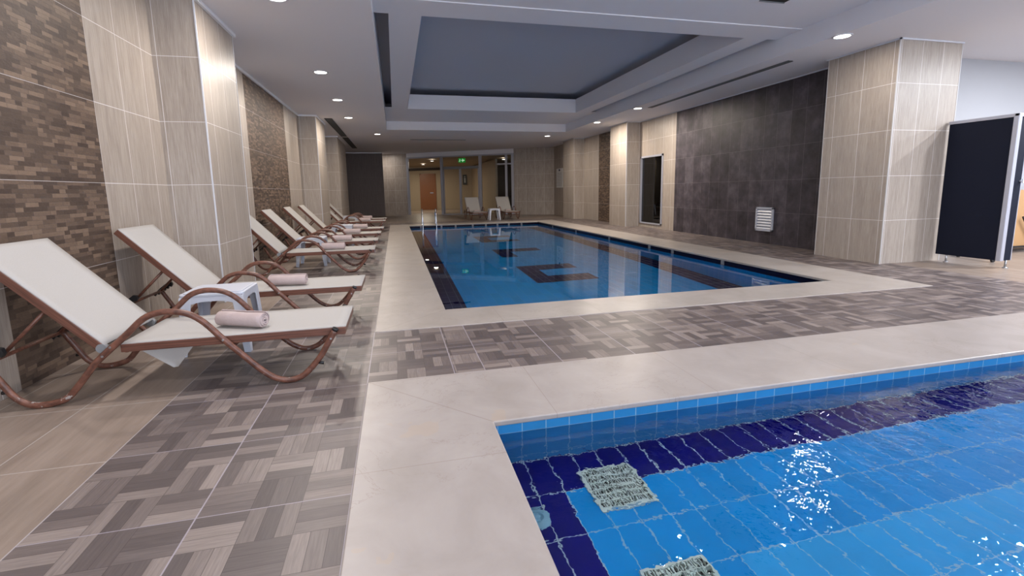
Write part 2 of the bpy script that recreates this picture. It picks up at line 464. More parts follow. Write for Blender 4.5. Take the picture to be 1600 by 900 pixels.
# corner beads, cornice strips
tr = []
def trim(boxes, m='trim_white'):
    t = MB()
    for b in boxes: t.box(*b, m)
    o = struct(t.build('trim_%d' % (len(tr) + 1))); tr.append(o)
e = .006
trim([(CL - .009, CL + .003, 5.285 - .003, 5.285 + .009, 0, Z0)])
trim([(CL - .006, CL + .003, 6.38 - .006, 6.38 + .003, 0, Z0)])
trim([(CL - .008, CL + .004, 12.33 - .004, 12.338, 0, Z0)])
trim([(CR - .004, CR + .01, 5.02 - .004, 5.03, 0, Z0)], 'trim_grey')
trim([(CR - .003, CR + .007, 6.053, 6.063, 0, Z0)], 'trim_grey')
trim([(7.452, 7.463, 5.017, 5.027, 0, Z0)], 'trim_grey')
trim([(CR - .004, CR + .008, 12.436, 12.446, 0, Z0)])
c0, c1 = Z0 - .035, Z0
trim([(XL, XL + .03, YB, 5.285, c0, c1), (XL, CL + .03, 5.255, 5.285, c0, c1), (CL, CL + .03, 5.285, 6.41, c0, c1), (XL, CL, 6.38, 6.41, c0, c1),
      (XL, XL + .03, 6.41, 12.3, c0, c1), (XL, CL + .03, 12.3, 12.33, c0, c1), (CL, CL + .03, 12.33, 13.79, c0, c1), (XL, XL + .03, 13.79, 16.65, c0, c1),
      (XL, CL + .03, 16.65, 16.68, c0, c1), (CL, CL + .03, 16.68, 19.3, c0, c1), (XL, -.48, 23.17, 23.2, c0, c1)], 'cornice_white')
trim([(CR - .02, 7.46, 5.0, 5.02, c0 + .018, c1), (CR - .02, CR, 5.0, 6.08, c0 + .018, c1), (XR - .02, XR, 6.08, 12.42, c0 + .018, c1),
      (CR - .02, XR, 12.42, 12.44, c0 + .018, c1), (CR - .02, CR, 12.42, 13.5, c0 + .018, c1), (XR - .02, XR, 13.5, 16.54, c0 + .018, c1),
      (CR - .02, XR, 16.54, 16.56, c0 + .018, c1), (CR - .02, CR, 16.54, 17.65, c0 + .018, c1)])

# ceiling with stepped recess
RX0, RX1, RY0, RY1 = -.135, 5.474, .6, 14.87
OX0, OX1, OY0, OY1 = .42, 4.95, 6.12, 12.66
Z1, ZN, ZT, ZV = 3.174, 3.186, 3.53, 3.68
c = MB()
def ch(x0, x1, y0, y1, z, m='ceiling'): c.quad([(x0, y0, z), (x1, y0, z), (x1, y1, z), (x0, y1, z)], m)
def cx(x, y0, y1, z0, z1, m='ceiling'): c.quad([(x, y0, z0), (x, y1, z0), (x, y1, z1), (x, y0, z1)], m)
def cy(y, x0, x1, z0, z1, m='ceiling'): c.quad([(x0, y, z0), (x1, y, z0), (x1, y, z1), (x0, y, z1)], m)
ch(XL - .1, RX0, YB, 25.8, Z0); ch(RX1, 12.4, YB, 5.75, Z0); ch(RX1, XR + .1, 5.75, 24.6, Z0)
ch(RX0, RX1, RY1, 24.6, Z0); ch(RX0, RX1, YB, RY0, Z0)
cx(RX0, RY0, RY1, Z0, ZV); cx(RX1, RY0, RY1, Z0, ZV); cy(RY1, RX0, RX1, Z0, ZV); cy(RY0, RX0, RX1, Z0, ZV)
ST = 5.65
ch(RX0, RX1, RY0, ST, ZN); cy(ST, RX0, RX1, Z1, ZV)
SLx, SRx, SY0, SY1 = .034, 5.325, 6.11, 12.45
ch(RX0, RX1, ST, SY0, Z1); ch(RX0, RX1, OY1, RY1, Z1)
ch(SLx, OX0, SY0, OY1, Z1); ch(OX1, SRx, SY0, OY1, Z1)
ch(RX0, SLx, SY1, OY1, Z1); ch(SRx, RX1, SY1, OY1, Z1); ch(OX0, OX1, SY0, OY0, Z1)
cx(OX0, OY0, OY1, Z1, ZT); cx(OX1, OY0, OY1, Z1, ZT); cy(OY0, OX0, OX1, Z1, ZT); cy(OY1, OX0, OX1, Z1, ZT)
ch(RX0, RX1, ST, RY1, ZV, 'cove_paint')
struct(c.build('ceiling', fix=False))

# slot diffusers in the ceiling
def slot(x0, x1, y0, y1, n, along, label, z=Z0):
    o = empty('air_diffuser', ((x0 + x1) / 2, (y0 + y1) / 2, z), 0, label, 'air vent', 'linear air vents in the ceiling')
    hx, hy = (x1 - x0) / 2, (y1 - y0) / 2
    b = MB(); b.box(-hx, hx, -hy, hy, -.004, -.001); b.build('slot_opening', 'dark_slot', o)
    for k in range(n + 1):
        g = MB()
        if along == 'y': p = -hx + 2 * hx * k / n; g.box(p - .006, p + .006, -hy, hy, -.012, -.004)
        else: p = -hy + 2 * hy * k / n; g.box(-hx, hx, p - .006, p + .006, -.012, -.004)
        g.build('blade', 'grey_plastic', o)
    return o
slot(5.79, 5.88, 6.2, 10.25, 2, 'y', 'long dark slot vent in the ceiling beside the grey tiled wall')
slot(-1.60, -1.42, 12.8, 16.75, 4, 'y', 'black slotted ceiling vent beside the second pillar of the lounger row')
slot(-1.60, -1.42, 17.0, 21.0, 4, 'y', 'black slotted ceiling vent further along, beside the third pillar of the lounger row')
slot(.62, 2.6, 17.42, 17.54, 1, 'x', 'thin slot vent in the ceiling in front of the glass doors')
slot(4.16, 4.5, 4.4, 4.93, 3, 'x', 'short dark vent in the ceiling recess, cut by the top of the picture', z=ZN)

# glazing of the slanted wall: window_1 (frame parts + panes)
g = MB()
def mull(x, hw, z0, z1, m='alu'): on_end(x - hw, x + hw, z0, z1, -.03, .05, g, m)
mull(.66, .05, 0, 2.74); mull(5.19, .05, 0, 2.74); mull(2.20, .055, 0, 2.74); mull(3.86, .055, 0, 2.74); mull(4.93, .04, 0, 2.74)
on_end(.66, 5.19, 2.68, 2.74, -.03, .05, g, 'alu')
wf = struct(g.build('window_1'))
g = MB(); on_end(2.25, 3.81, 2.12, 2.24, -.02, .07, g, 'grey_plastic'); on_end(.7, 2.15, 2.10, 2.22, 0, .06, g, 'hall_dark'); on_end(4.55, 5.19, 2.25, 2.31, -.02, .04, g, 'alu'); g.build('transom', parent=wf)
g = MB(); on_end(2.96, 3.05, 0, 2.12, -.02, .03, g, 'alu'); on_end(2.27, 2.30, 0, 2.12, -.02, .03, g, 'alu'); on_end(3.76, 3.79, 0, 2.12, -.02, .03, g, 'alu')
on_end(2.27, 3.0, 0, .05, -.01, .02, g, 'alu'); on_end(3.02, 3.79, 0, .05, -.01, .02, g, 'alu'); g.build('sliding_door_frame', parent=wf)
g = MB()
for a, b in ((.71, 2.145), (2.255, 3.805), (3.915, 5.14)):
    p = lambda x, z: Vector((x, fy(x), z)) + nrw * .01
    g.quad([p(a, .02), p(b, .02), p(b, 2.68), p(a, 2.68)])
g.build('pane', 'glass', wf)

# hall beyond the glass
w = MB(); w.box(-.6, 1.52, 29.9, 30, 0, 2.62, 'hall_wall'); w.box(2.5, 5.5, 29.9, 30, 0, 2.62, 'hall_wall'); w.box(1.52, 2.5, 29.9, 30, 2.2, 2.62, 'hall_wall')
w.box(5.5, 9.1, 29.9, 30, 0, 2.62, 'hall_dark'); struct(w.build('wall_hall_back'))
w = MB(); w.box(-.7, -.6, 24.4, 30, 0, 2.62, 'hall_wall'); struct(w.build('wall_hall_left'))
w = MB(); w.box(9.0, 9.1, 18.0, 30, 0, 2.62, 'hall_dark'); w.box(XR, 9.1, 18.0, 18.1, 0, 2.62, 'hall_dark'); w.box(XR + .1, XR + .2, 18.0, 20.1, 0, Z0, 'hall_dark'); struct(w.build('wall_hall_right'))
w = MB(); w.box(4.75, 4.85, 22.6, 29.9, 0, 2.6, 'hall_wall'); struct(w.build('wall_hall_partition'))
w = MB(); w.quad([(-.7, fy(-.7) + .04, 2.70), (-.7, 30, 2.62), (9.1, 30, 2.62), (9.1, fy(9.1) + .04, 2.70)], 'hall_wall'); struct(w.build('ceiling_hall'))
d = MB(); d.box(1.6, 2.42, 29.86, 29.93, 0, 2.14); do = struct(d.build('door_1', 'wood_door'))
d = MB(); d.box(1.52, 1.6, 29.85, 29.95, 0, 2.2); d.box(2.42, 2.5, 29.85, 29.95, 0, 2.2); d.box(1.52, 2.5, 29.85, 29.95, 2.14, 2.2); d.build('door_frame', 'wood_door', do)
d = MB(); d.box(2.12, 2.32, 29.82, 29.86, 1.0, 1.06); d.build('door_handle', 'alu', do)
# exit sign
s = empty('exit_sign', (3.08, fy(3.08) - .12, 2.40), math.atan(SL), 'green emergency exit sign hanging above the glass sliding doors', 'sign')
b = MB(); b.box(-.17, .17, -.02, .02, 0, .20); b.build('sign_case', 'exit_green', s, bevel=.004)
b = MB()
b.box(-.02, .10, -.024, -.021, .085, .115); b.prism([(.10, .06), (.145, .10), (.10, .14)], -.024, -.021, f=lambda p: (p[0], p[2], p[1]))
b.box(.03, .06, -.024, -.021, .03, .17)
b.build('arrow', 'exit_white', s)
b = MB()
b.tube([(-.09, -.022, .165), (-.09, -.022, .15)], .014, seg=8); b.tube([(-.09, -.022, .14), (-.10, -.022, .09)], .014, seg=8)
b.tube([(-.10, -.022, .09), (-.075, -.022, .06), (-.09, -.022, .03)], .008, seg=6); b.tube([(-.10, -.022, .09), (-.12, -.022, .06), (-.145, -.022, .055)], .008, seg=6)
b.tube([(-.09, -.022, .135), (-.06, -.022, .11), (-.045, -.022, .12)], .007, seg=6)
b.build('running_figure', 'exit_white', s)
for hx in (-.1, .09): b = MB(); b.box(hx, hx + .01, -.005, .005, .2, .222); b.build('hanger', 'alu', s)
# notice in the hall
s = empty('wall_sign', (4.3, 29.85, 1.5), 0, 'dark upright sign with pale symbol on the hall wall behind the glass', 'sign')
b = MB(); b.box(-.13, .13, -.02, .03, 0, .62); b.build('sign_plate', 'sign_dark', s)
b = MB(); b.box(-.04, .04, -.024, -.021, .12, .42); b.box(-.03, .03, -.024, -.021, .45, .52); b.build('symbol', 'sign_light', s)

# dark glass door with silver frame in the right wall
g = MB(); a0, a1, b0, b1 = 11.21, 12.38, .105, 1.965
g.box(XR - .02, XR + .08, a0, a0 + .05, b0, b1); g.box(XR - .02, XR + .08, a1 - .05, a1, b0, b1); g.box(XR - .02, XR + .08, a0, a1, b1 - .05, b1); g.box(XR - .02, XR + .08, a0, a1, b0, b0 + .03)
wd = struct(g.build('window_2', 'alu'))
g = MB(); g.box(XR + .03, XR + .04, a0 + .05, a1 - .05, b0 + .03, b1 - .05); g.build('pane', 'dark_glass', wd)
g = MB(); g.box(XR + .7, XR + .75, a0 - .3, a1 + .3, 0, 2.1); g.box(XR + .1, XR + .75, a1 + .2, a1 + .3, 0, 2.1); g.box(XR + .1, XR + .75, a0 - .3, a0 - .2, 0, 2.1); g.box(XR + .1, XR + .75, a0 - .3, a1 + .3, 2.0, 2.1)
g.build('dark_room', 'hall_dark', wd)

# louvred vent on the grey wall
v = empty('wall_vent', (XR - .001, 7.6, .235), 0, 'white louvred vent grille low on the grey tiled wall', 'vent')
b = MB(); H = .45; W = .43
b.box(-.035, 0, -W / 2, -W / 2 + .035, 0, H); b.box(-.035, 0, W / 2 - .035, W / 2, 0, H); b.box(-.035, 0, -W / 2, W / 2, 0, .035); b.box(-.035, 0, -W / 2, W / 2, H - .035, H); b.box(-.008, 0, -W / 2, W / 2, 0, H)
b.build('vent_frame', 'white_plastic', v, bevel=.004)
for k in range(7):
    b = MB(); z = .045 + k * .053
    b.prism([(-.008, z + .045), (-.034, z), (-.030, z - .004), (-.006, z + .035)], -W / 2 + .03, W / 2 - .03, f=lambda p: (p[0], p[2], p[1])); b.build('louvre', 'white_plastic', v)
# notice board
n = empty('notice_board', (XR - .001, 19.18, 1.17), 0, 'white notice sheet with small dark heading in the far beige wall recess', 'notice')
b = MB(); b.box(-.03, 0, -.38, .38, 0, .80); b.build('board', 'paper', n)
b = MB(); b.box(-.032, -.03, -.08, .08, .69, .77); b.build('heading', 'ink_blue', n)
b = MB()
for k in range(9): b.box(-.032, -.03, -.3, .3, .08 + k * .065, .095 + k * .065)
b.build('text_lines', 'board_grey', n)

# ------------------------------------------------------------------ pools
def ring(mb, x0, x1, y0, y1, X0, X1, Y0, Y1, z0, z1, m):
    """flat frame: inner rect x0..x1,y0..y1, outer X0..X1,Y0..Y1 (watertight)"""
    i = [(x0, y0), (x1, y0), (x1, y1), (x0, y1)]; o = [(X0, Y0), (X1, Y0), (X1, Y1), (X0, Y1)]
    vi = [[mb.bm.verts.new((*p, z)) for p in i] for z in (z0, z1)]; vo = [[mb.bm.verts.new((*p, z)) for p in o] for z in (z0, z1)]
    k = mb.mi(m)
    for j in range(4):
        q = (j + 1) % 4
        for fc in ((vo[1][j], vo[1][q], vi[1][q], vi[1][j]), (vo[0][q], vo[0][j], vi[0][j], vi[0][q]), (vo[0][j], vo[0][q], vo[1][q], vo[1][j]), (vi[0][q], vi[0][j], vi[1][j], vi[1][q])):
            mb.bm.faces.new(fc).material_index = k
def basin(mb, x0, x1, y0, y1, zb, m):
    q = [(x0, y0), (x1, y0), (x1, y1), (x0, y1)]
    mb.quad([(a, b, zb) for a, b in q], m)
    for j in range(4):
        (a, b), (c_, d_) = q[j], q[(j + 1) % 4]
        mb.quad([(a, b, zb), (c_, d_, zb), (c_, d_, -.022), (a, b, -.022)], m)
def subdiv_plane(x0, x1, y0, y1, z, mat, name, parent):
    b = MB(); b.quad([(x0, y0, z), (x1, y0, z), (x1, y1, z), (x0, y1, z)]); return b.build(name, mat, parent, fix=False)
# small pool in the foreground
p1 = empty('paddling_pool', (0, 0, 0), 0, 'small shallow blue tiled pool in front, with navy border and rippled water', 'pool')
b = MB(); ring(b, .398, 5.35, -1.8, 2.055, -.208, 6.0, -2.4, 2.71, -.022, .006, 'coping_small'); b.build('coping', parent=p1, bevel=.006)
b = MB(); basin(b, .394, 5.33, -1.78, 2.062, -.37, 'smalltile'); b.build('basin', parent=p1, fix=False)
subdiv_plane(.394, 5.33, -1.78, 2.062, -.066, 'water_small', 'water', p1)
# main pool
p2 = empty('swimming_pool', (0, 0, 0), 0, 'long deep blue pool behind, with navy marks on its floor and still water', 'pool')
b = MB(); ring(b, .40, 4.78, 4.278, 15.78, -.208, 5.51, 3.73, 16.4, -.025, .006, 'coping_main'); b.build('coping', parent=p2, bevel=.006)
b = MB(); basin(b, .396, 4.80, 4.27, 15.82, -1.33, 'maintile'); b.build('basin', parent=p2, fix=False)
subdiv_plane(.396, 4.80, 4.27, 15.82, -.085, 'water_main', 'water', p2)
sp = None
for (x, y, r) in [(4.79, 6.15, 0), (4.79, 7.5, 0), (4.79, 8.3, 0), (4.79, 10.1, 0), (4.79, 12.2, 0), (4.79, 14.2, 0),
                  (.78, 15.81, 1), (1.45, 15.81, 1), (1.92, 15.81, 1), (2.5, 15.81, 1), (2.95, 15.81, 1), (3.35, 15.81, 1), (3.75, 15.81, 1), (4.2, 15.81, 1)]:
    if sp is None:
        b = MB(); b.box(-.010, .010, -.028, .028, -.084, -.026); sp = b.build('edge_spacer', 'grey_plastic')
        o = sp
    else: o = sp.copy(); col.objects.link(o)
    o.location = (x, y, 0); o.rotation_euler = (0, 0, PI / 2 * r)
    wl = 'right' if r == 0 else 'far'
    tag(o, 'small pale spacer under the %s stone edge of the long pool, at the waterline' % wl, 'spacer', 'spacers under the %s pool edge' % wl)
# drain covers & round inlet in the small pool
def drain(x0, y0, label):
    o = empty('drain_cover', (x0 + .1275, y0 - .135, -.37), 0, label, 'drain cover', 'drain covers in the small pool')
    b = MB(); ring(b, -.115, .115, -.122, .122, -.1275, .1275, -.135, .135, .0, .016, 'x'); b.build('cover_frame', 'grate_plastic', o)
    b = MB()
    for k in range(1, 6): y = -.122 + .244 * k / 6; b.box(-.115, .115, y - .004, y + .004, .002, .015)
    b.build('cross_bars', 'grate_plastic', o)
    b = MB()
    for k in range(1, 19): x = -.115 + .23 * k / 19; b.box(x - .0024, x + .0024, -.122, .122, .002, .013)
    b.build('slats', 'grate_plastic', o)
    b = MB(); b.box(-.115, .115, -.122, .122, .0005, .002); b.build('sump', 'black_plastic', o)
    return o
drain(.76, 1.905, 'pale square drain grate in the small pool, across its navy border')
drain(.757, 1.335, 'pale square drain grate in the small pool, cut by the bottom edge of the picture')
o = empty('pool_inlet', (.487, 1.68, -.37), 0, 'round pale blue floor inlet on the navy tiles of the small pool', 'pool inlet')
b = MB(); b.lathe([(.0005, .012), (.03, .012), (.032, .016), (.04, .016), (.044, .010), (.058, .007), (.062, 0)], seg=32); b.build('flange', 'inlet_plastic', o)
b = MB(); b.lathe([(.0005, .022), (.016, .021), (.022, .012)], seg=24); b.build('cap', 'inlet_plastic', o)
# ladder
o = empty('pool_ladder', (1.06, 15.78, 0), 0, 'chrome pool ladder with two handrails at the end of the long pool', 'ladder')
for sx in (-.22, .22):
    b = MB(); b.tube(spline([(sx, .34, .0), (sx, .34, .25), (sx, .31, .43), (sx, .20, .52), (sx, .06, .50), (sx, -.04, .38), (sx, -.07, .15), (sx, -.07, -.2), (sx, -.07, -.95)]), .019, seg=12)
    b.build('handrail', 'chrome', o)
    b = MB(); b.lathe([(.02, 0.006), (.045, .006), (.045, .016), (.02, .03)], seg=20); b.build('base_flange', 'chrome', o, loc=(sx, .34, 0))
for k in range(3):
    b = MB(); b.box(-.22, .22, -.12, -.03, -.34 - .27 * k, -.31 - .27 * k); b.build('tread', 'chrome', o)

# ------------------------------------------------------------------ sun loungers
# local frame: +x towards the foot end, y across, origin on the floor under the middle (photo x + 1.2)
LX = 1.2
def make_lounger():
    r = empty('sun_lounger', (0, 0, 0), 0, '', 'sun lounger', 'sun loungers')
    prof = [(-2.055, .262), (-2.03, .215), (-2.003, .166), (-1.943, .062), (-1.86, .0155), (-1.739, .034), (-1.668, .105), (-1.584, .211), (-1.522, .271),
            (-1.421, .36), (-1.338, .437), (-1.264, .464), (-1.192, .464), (-1.12, .444), (-1.051, .391), (-.966, .288), (-.878, .19), (-.787, .09), (-.72, .037),
            (-.645, .0155), (-.565, .04), (-.475, .134), (-.425, .215), (-.379, .292)]
    for s in (-1, 1):
        y = .294 * s
        b = MB(); b.tube([(p.x, y, p.z) for p in spline([(x + LX, 0, z) for x, z in prof], 4)], .0175, seg=12, side=(0, 1, 0), sy=.8); t = b.build('side_tube', 'tube', r)
        b = MB(); b.tube([(-.379 + LX - .004, y, .288), (-.379 + LX + .004, y, .302)], .018, seg=12); b.build('end_cap', 'black_plastic', t)
        for (x, z) in ((-.966, .288), (-.405, .245), (-1.50, .298), (-1.54, .252)):
            b = MB(); b.tube([(x + LX, y + s * .008, z), (x + LX, y + s * .016, z)], .006, seg=8); b.build('screw', 'steel', t)
        for q in ((-.482, .105, -.455, .099), (-1.975, .105, -2.0, .10)): b = MB(); b.tube([(q[0] + LX, y, q[1]), (q[2] + LX, y, q[3])], .010, seg=8); b.build('foot_stud', 'black_plastic', t)
        # toothed adjustment rack at the rear end of the tube
        pts = [(-2.115, .228), (-2.10, .214), (-2.085, .235), (-2.07, .225), (-2.06, .25), (-2.045, .242), (-2.035, .266), (-2.02, .257), (-2.01, .282), (-1.995, .273), (-1.985, .298), (-1.968, .290), (-1.958, .31), (-1.965, .335), (-1.985, .34), (-2.055, .285)]
        b = MB(); b.prism([(x + LX, z) for x, z in pts], y - .011, y + .011, f=lambda p: (p[0], p[2], p[1])); b.build('adjuster_rack', 'black_plastic', r)
        # hinge cap
        b = MB(); b.tube([(-1.557 + LX, .262 * s - .014, .287), (-1.557 + LX, .262 * s + .014, .287)], .025, seg=16); b.build('hinge_cap', 'grey_plastic', r)
    # seat frame
    b = MB()
    for s in (-1, 1): b.box(-1.47 + LX, -.325 + LX, .262 * s - .0125, .262 * s + .0125, .256, .301)
    b.box(-.345 + LX, -.325 + LX, -.262, .262, .256, .290); b.box(-1.46 + LX, -1.44 + LX, -.262, .262, .25, .28)
    b.build('seat_frame', 'brown_alu', r, bevel=.004)
    for x, z in ((-.93, .24), (-.44, .185)): b = MB(); b.tube([(x + LX, -.29, z), (x + LX, .29, z)], .011, seg=8); b.build('cross_bar', 'brown_alu', r)
    def sling(name, a, c, thick, sag, wrap):
        bm = MB(); n, m = 18, 10; A, Cc = Vector(a), Vector(c); up = Vector((-(Cc - A).z, 0, (Cc - A).x)).normalized()
        if up.z < 0: up = -up
        grid = []
        for lv in (0, -thick):
            lay = []
            for i in range(n + 1):
                t = i / n; row = []
                for j in range(m + 1):
                    q = j / m * 2 - 1
                    d = -sag * (1 - q * q) * math.sin(PI * min(1, max(0, t))) + lv
                    p = A.lerp(Cc, t) + up * d; row.append(bm.bm.verts.new((p.x, q * .272, p.z)))
                lay.append(row)
            grid.append(lay)
        for L in (0, 1):
            for i in range(n):
                for j in range(m):
                    fc = bm.bm.faces.new((grid[L][i][j], grid[L][i + 1][j], grid[L][i + 1][j + 1], grid[L][i][j + 1])); fc.smooth = True; bm.mi('x')
        for i in range(n):
            for j in (0, m): bm.bm.faces.new((grid[0][i][j], grid[0][i + 1][j], grid[1][i + 1][j], grid[1][i][j]))
        for j in range(m):
            for i in (0, n): bm.bm.faces.new((grid[0][i][j], grid[0][i][j + 1], grid[1][i][j + 1], grid[1][i][j]))
        return bm.build(name, 'fabric', r)
    sling('seat_sling', (-.322 + LX, 0, .304), (-1.47 + LX, 0, .304), .004, .014, 0)
    # backrest
    h = Vector((-1.557 + LX, 0, .29)); tp = Vector((-2.053 + LX, 0, .825)); d = (tp - h).normalized(); u = Vector((d.z, 0, -d.x))
    if u.z < 0: u = -u
    b = MB(); Mx = Matrix((( d.x, 0, u.x, h.x), (0, 1, 0, 0), (d.z, 0, u.z, h.z), (0, 0, 0, 1))); L = (tp - h).length
    for s in (-1, 1): b.box(0, L + .005, .262 * s - .0125, .262 * s + .0125, -.024, .020, mat=Mx)
    b.box(L - .02, L + .002, -.262, .262, -.022, .012, mat=Mx); b.box(.03, .05, -.262, .262, -.022, .0, mat=Mx)
    b.build('backrest_frame', 'brown_alu_back', r, bevel=.004)
    sling('backrest_sling', tuple(h + u * .023 + d * .0), tuple(tp + u * .023 + d * .008), .004, .012, 0)
    # prop frame: two arms and a crossbar resting in the racks
    b = MB()
    for s in (-1, 1): b.tube([(-1.79 + LX, .225 * s, .515), (-2.03 + LX, .225 * s, .268)], .010, seg=8)
    b.tube([(-2.03 + LX, -.30, .268), (-2.03 + LX, .30, .268)], .011, seg=8); b.build('prop_frame', 'brown_alu', r)
    return r
base = make_lounger()
SPOTS = [(0, 3.145, 'cream sling sun lounger with a loose fabric end hanging under its seat'),
         (.008, 4.42, 'cream sling sun lounger between the first white table and the white-edged pillar'),
         (.01, 7.1, 'cream sling sun lounger with its backrest partly hidden by the white-edged pillar'),
         (.01, 8.40, 'cream sling sun lounger just behind the second white table, before the small mosaic panel'),
         (.018, 9.86, 'cream sling sun lounger just in front of the third white table along the wall'),
         (.04, 11.2, 'cream sling sun lounger just behind the third white table, by the second pillar'),
         (.03, 14.08, 'cream sling sun lounger of the last pair along the wall, before the smallest table'),
         (.04, 15.3, 'cream sling sun lounger at the very end of the row along the wall')]
loungers = []
for i, (dx, y, lab) in enumerate(SPOTS):
    o = base if i == 0 else copy_tree(base)
    o.location = (-LX + dx, y, 0); o['label'] = lab; o['group'] = 'sun loungers along the left wall'; loungers.append(o)
for (x, a, lab) in ((3.02, 2.0, 'cream sun lounger facing the pool in front of the sliding glass doors'),
                    (4.27, 1.0, 'cream sun lounger facing the pool before the dark glass bay next to the beige wall')):
    o = copy_tree(base); o.location = (x, 18.28, 0); o.rotation_euler = (0, 0, -PI / 2 + math.radians(a)); o['label'] = lab; o['group'] = 'sun loungers at the far end'
# loose fabric hanging under the first lounger
b = MB(); n = 10
def flap(t, q, off): # t along x, q down
    x0, x1 = -1.42 + LX, -1.12 + LX; xt = -1.262 + LX
    x = (x0 + (x1 - x0) * t) * (1 - q) + xt * q; z = .275 - .17 * q - .01 * math.sin(t * PI) * (1 - q); y = -.245 + .07 * q + .012 * math.sin(3 * t) + off
    return (x, y, z)
for off in (0, .003):
    V = [[b.bm.verts.new(flap(i / n, j / n * .93, off)) for j in range(n + 1)] for i in range(n + 1)]
    for i in range(n):
        for j in range(n): fc = b.bm.faces.new((V[i][j], V[i + 1][j], V[i + 1][j + 1], V[i][j + 1])); fc.smooth = True
b.mi('x'); fo = b.build('hanging_fabric', 'fabric', loungers[0]); fo['label'] = 'loose pointed end of sling fabric hanging under the seat'

# ------------------------------------------------------------------ rolled towels
def make_towel():
    b = MB(); N = 110; turns = 4.2; r0, r1, th = .010, .052, .0066; L = .31
    def sec(k, inner):
        a = k / N * turns * 2 * PI; r = r0 + (r1 - r0) * k / N - (th if inner else 0); return (max(r, .002) * math.cos(a), max(r, .002) * math.sin(a))
    S_ = [(-.5, .92), (-.485, 1.0), (-.2, 1.03), (.1, .99), (.4, 1.02), (.49, 1.0), (.5, .94)]
    rings = []
    for (s, k) in S_:
        rw = []
        for i in range(N + 1):
            w = 1 + .02 * math.sin(7 * s + i * .05)
            o_ = sec(i, False); n_ = sec(i, True)
            tw = .012 * (1 - i / N) if s > .45 else 0
            rw.append((b.bm.verts.new((s * L + tw + .004 * math.sin(i * .3), o_[0] * k * w, .052 + o_[1] * k * w * .96)), b.bm.verts.new((s * L + tw + .004 * math.sin(i * .3), n_[0] * k * w, .052 + n_[1] * k * w * .96))))
        rings.append(rw)
    for A_, B_ in zip(rings, rings[1:]):
        for i in range(N):
            for e_ in (0, 1):
                fc = b.bm.faces.new((A_[i][e_], A_[i + 1][e_], B_[i + 1][e_], B_[i][e_])); fc.smooth = True
        for i in (0, N): b.bm.faces.new((A_[i][0], A_[i][1], B_[i][1], B_[i][0]))
    for rw in (rings[0], rings[-1]):
        for i in range(N): b.bm.faces.new((rw[i][0], rw[i + 1][0], rw[i + 1][1], rw[i][1]))
    b.mi('x'); return b.build('rolled_towel', 'towel')
tw = make_towel()
TW = [(-.935, 3.08, -26, 'big pale pink rolled towel with spiral end, on the lounger with the hanging fabric'),
      (-.95, 4.42, -8, 'pale pink rolled towel on the lounger behind the first white table'),
      (-.89, 7.1, -4, 'pale pink rolled towel on the lounger partly hidden by the white-edged pillar'),
      (-.90, 8.36, -3, 'pale pink rolled towel on the lounger just behind the second white table'),
      (-.86, 9.80, -3, 'pale pink rolled towel on the lounger in front of the third white table'),
      (-.80, 11.2, 0, 'pale pink rolled towel on the lounger just behind the third white table'),
      (-.87, 14.05, 0, 'small pale rolled towel on the lounger before the smallest table along the wall'),
      (-.88, 15.3, 0, 'small pale rolled towel on the lounger at the very end of the wall row')]
for i, (x, y, a, lab) in enumerate(TW):
    o = tw if i == 0 else tw.copy()
    if i: col.objects.link(o)
    o.location = (x, y, .292 if i else .293); o.rotation_euler = (0, 0, math.radians(a)); tag(o, lab, 'towel', 'rolled towels on the loungers')
for (x, lab) in ((3.05, 'flat folded pale towel on the lounger before the sliding glass doors'), (4.3, 'flat folded pale towel on the lounger before the dark glass bay')):
    b = MB(); b.box(-.11, .11, -.09, .09, 0, .035); b.box(-.108, .108, -.088, .092, .036, .06); o = b.build('folded_towel', 'towel', bevel=.012)
    o.location = (x, 18.25, .302); tag(o, lab, 'towel', 'folded towels at the far end')

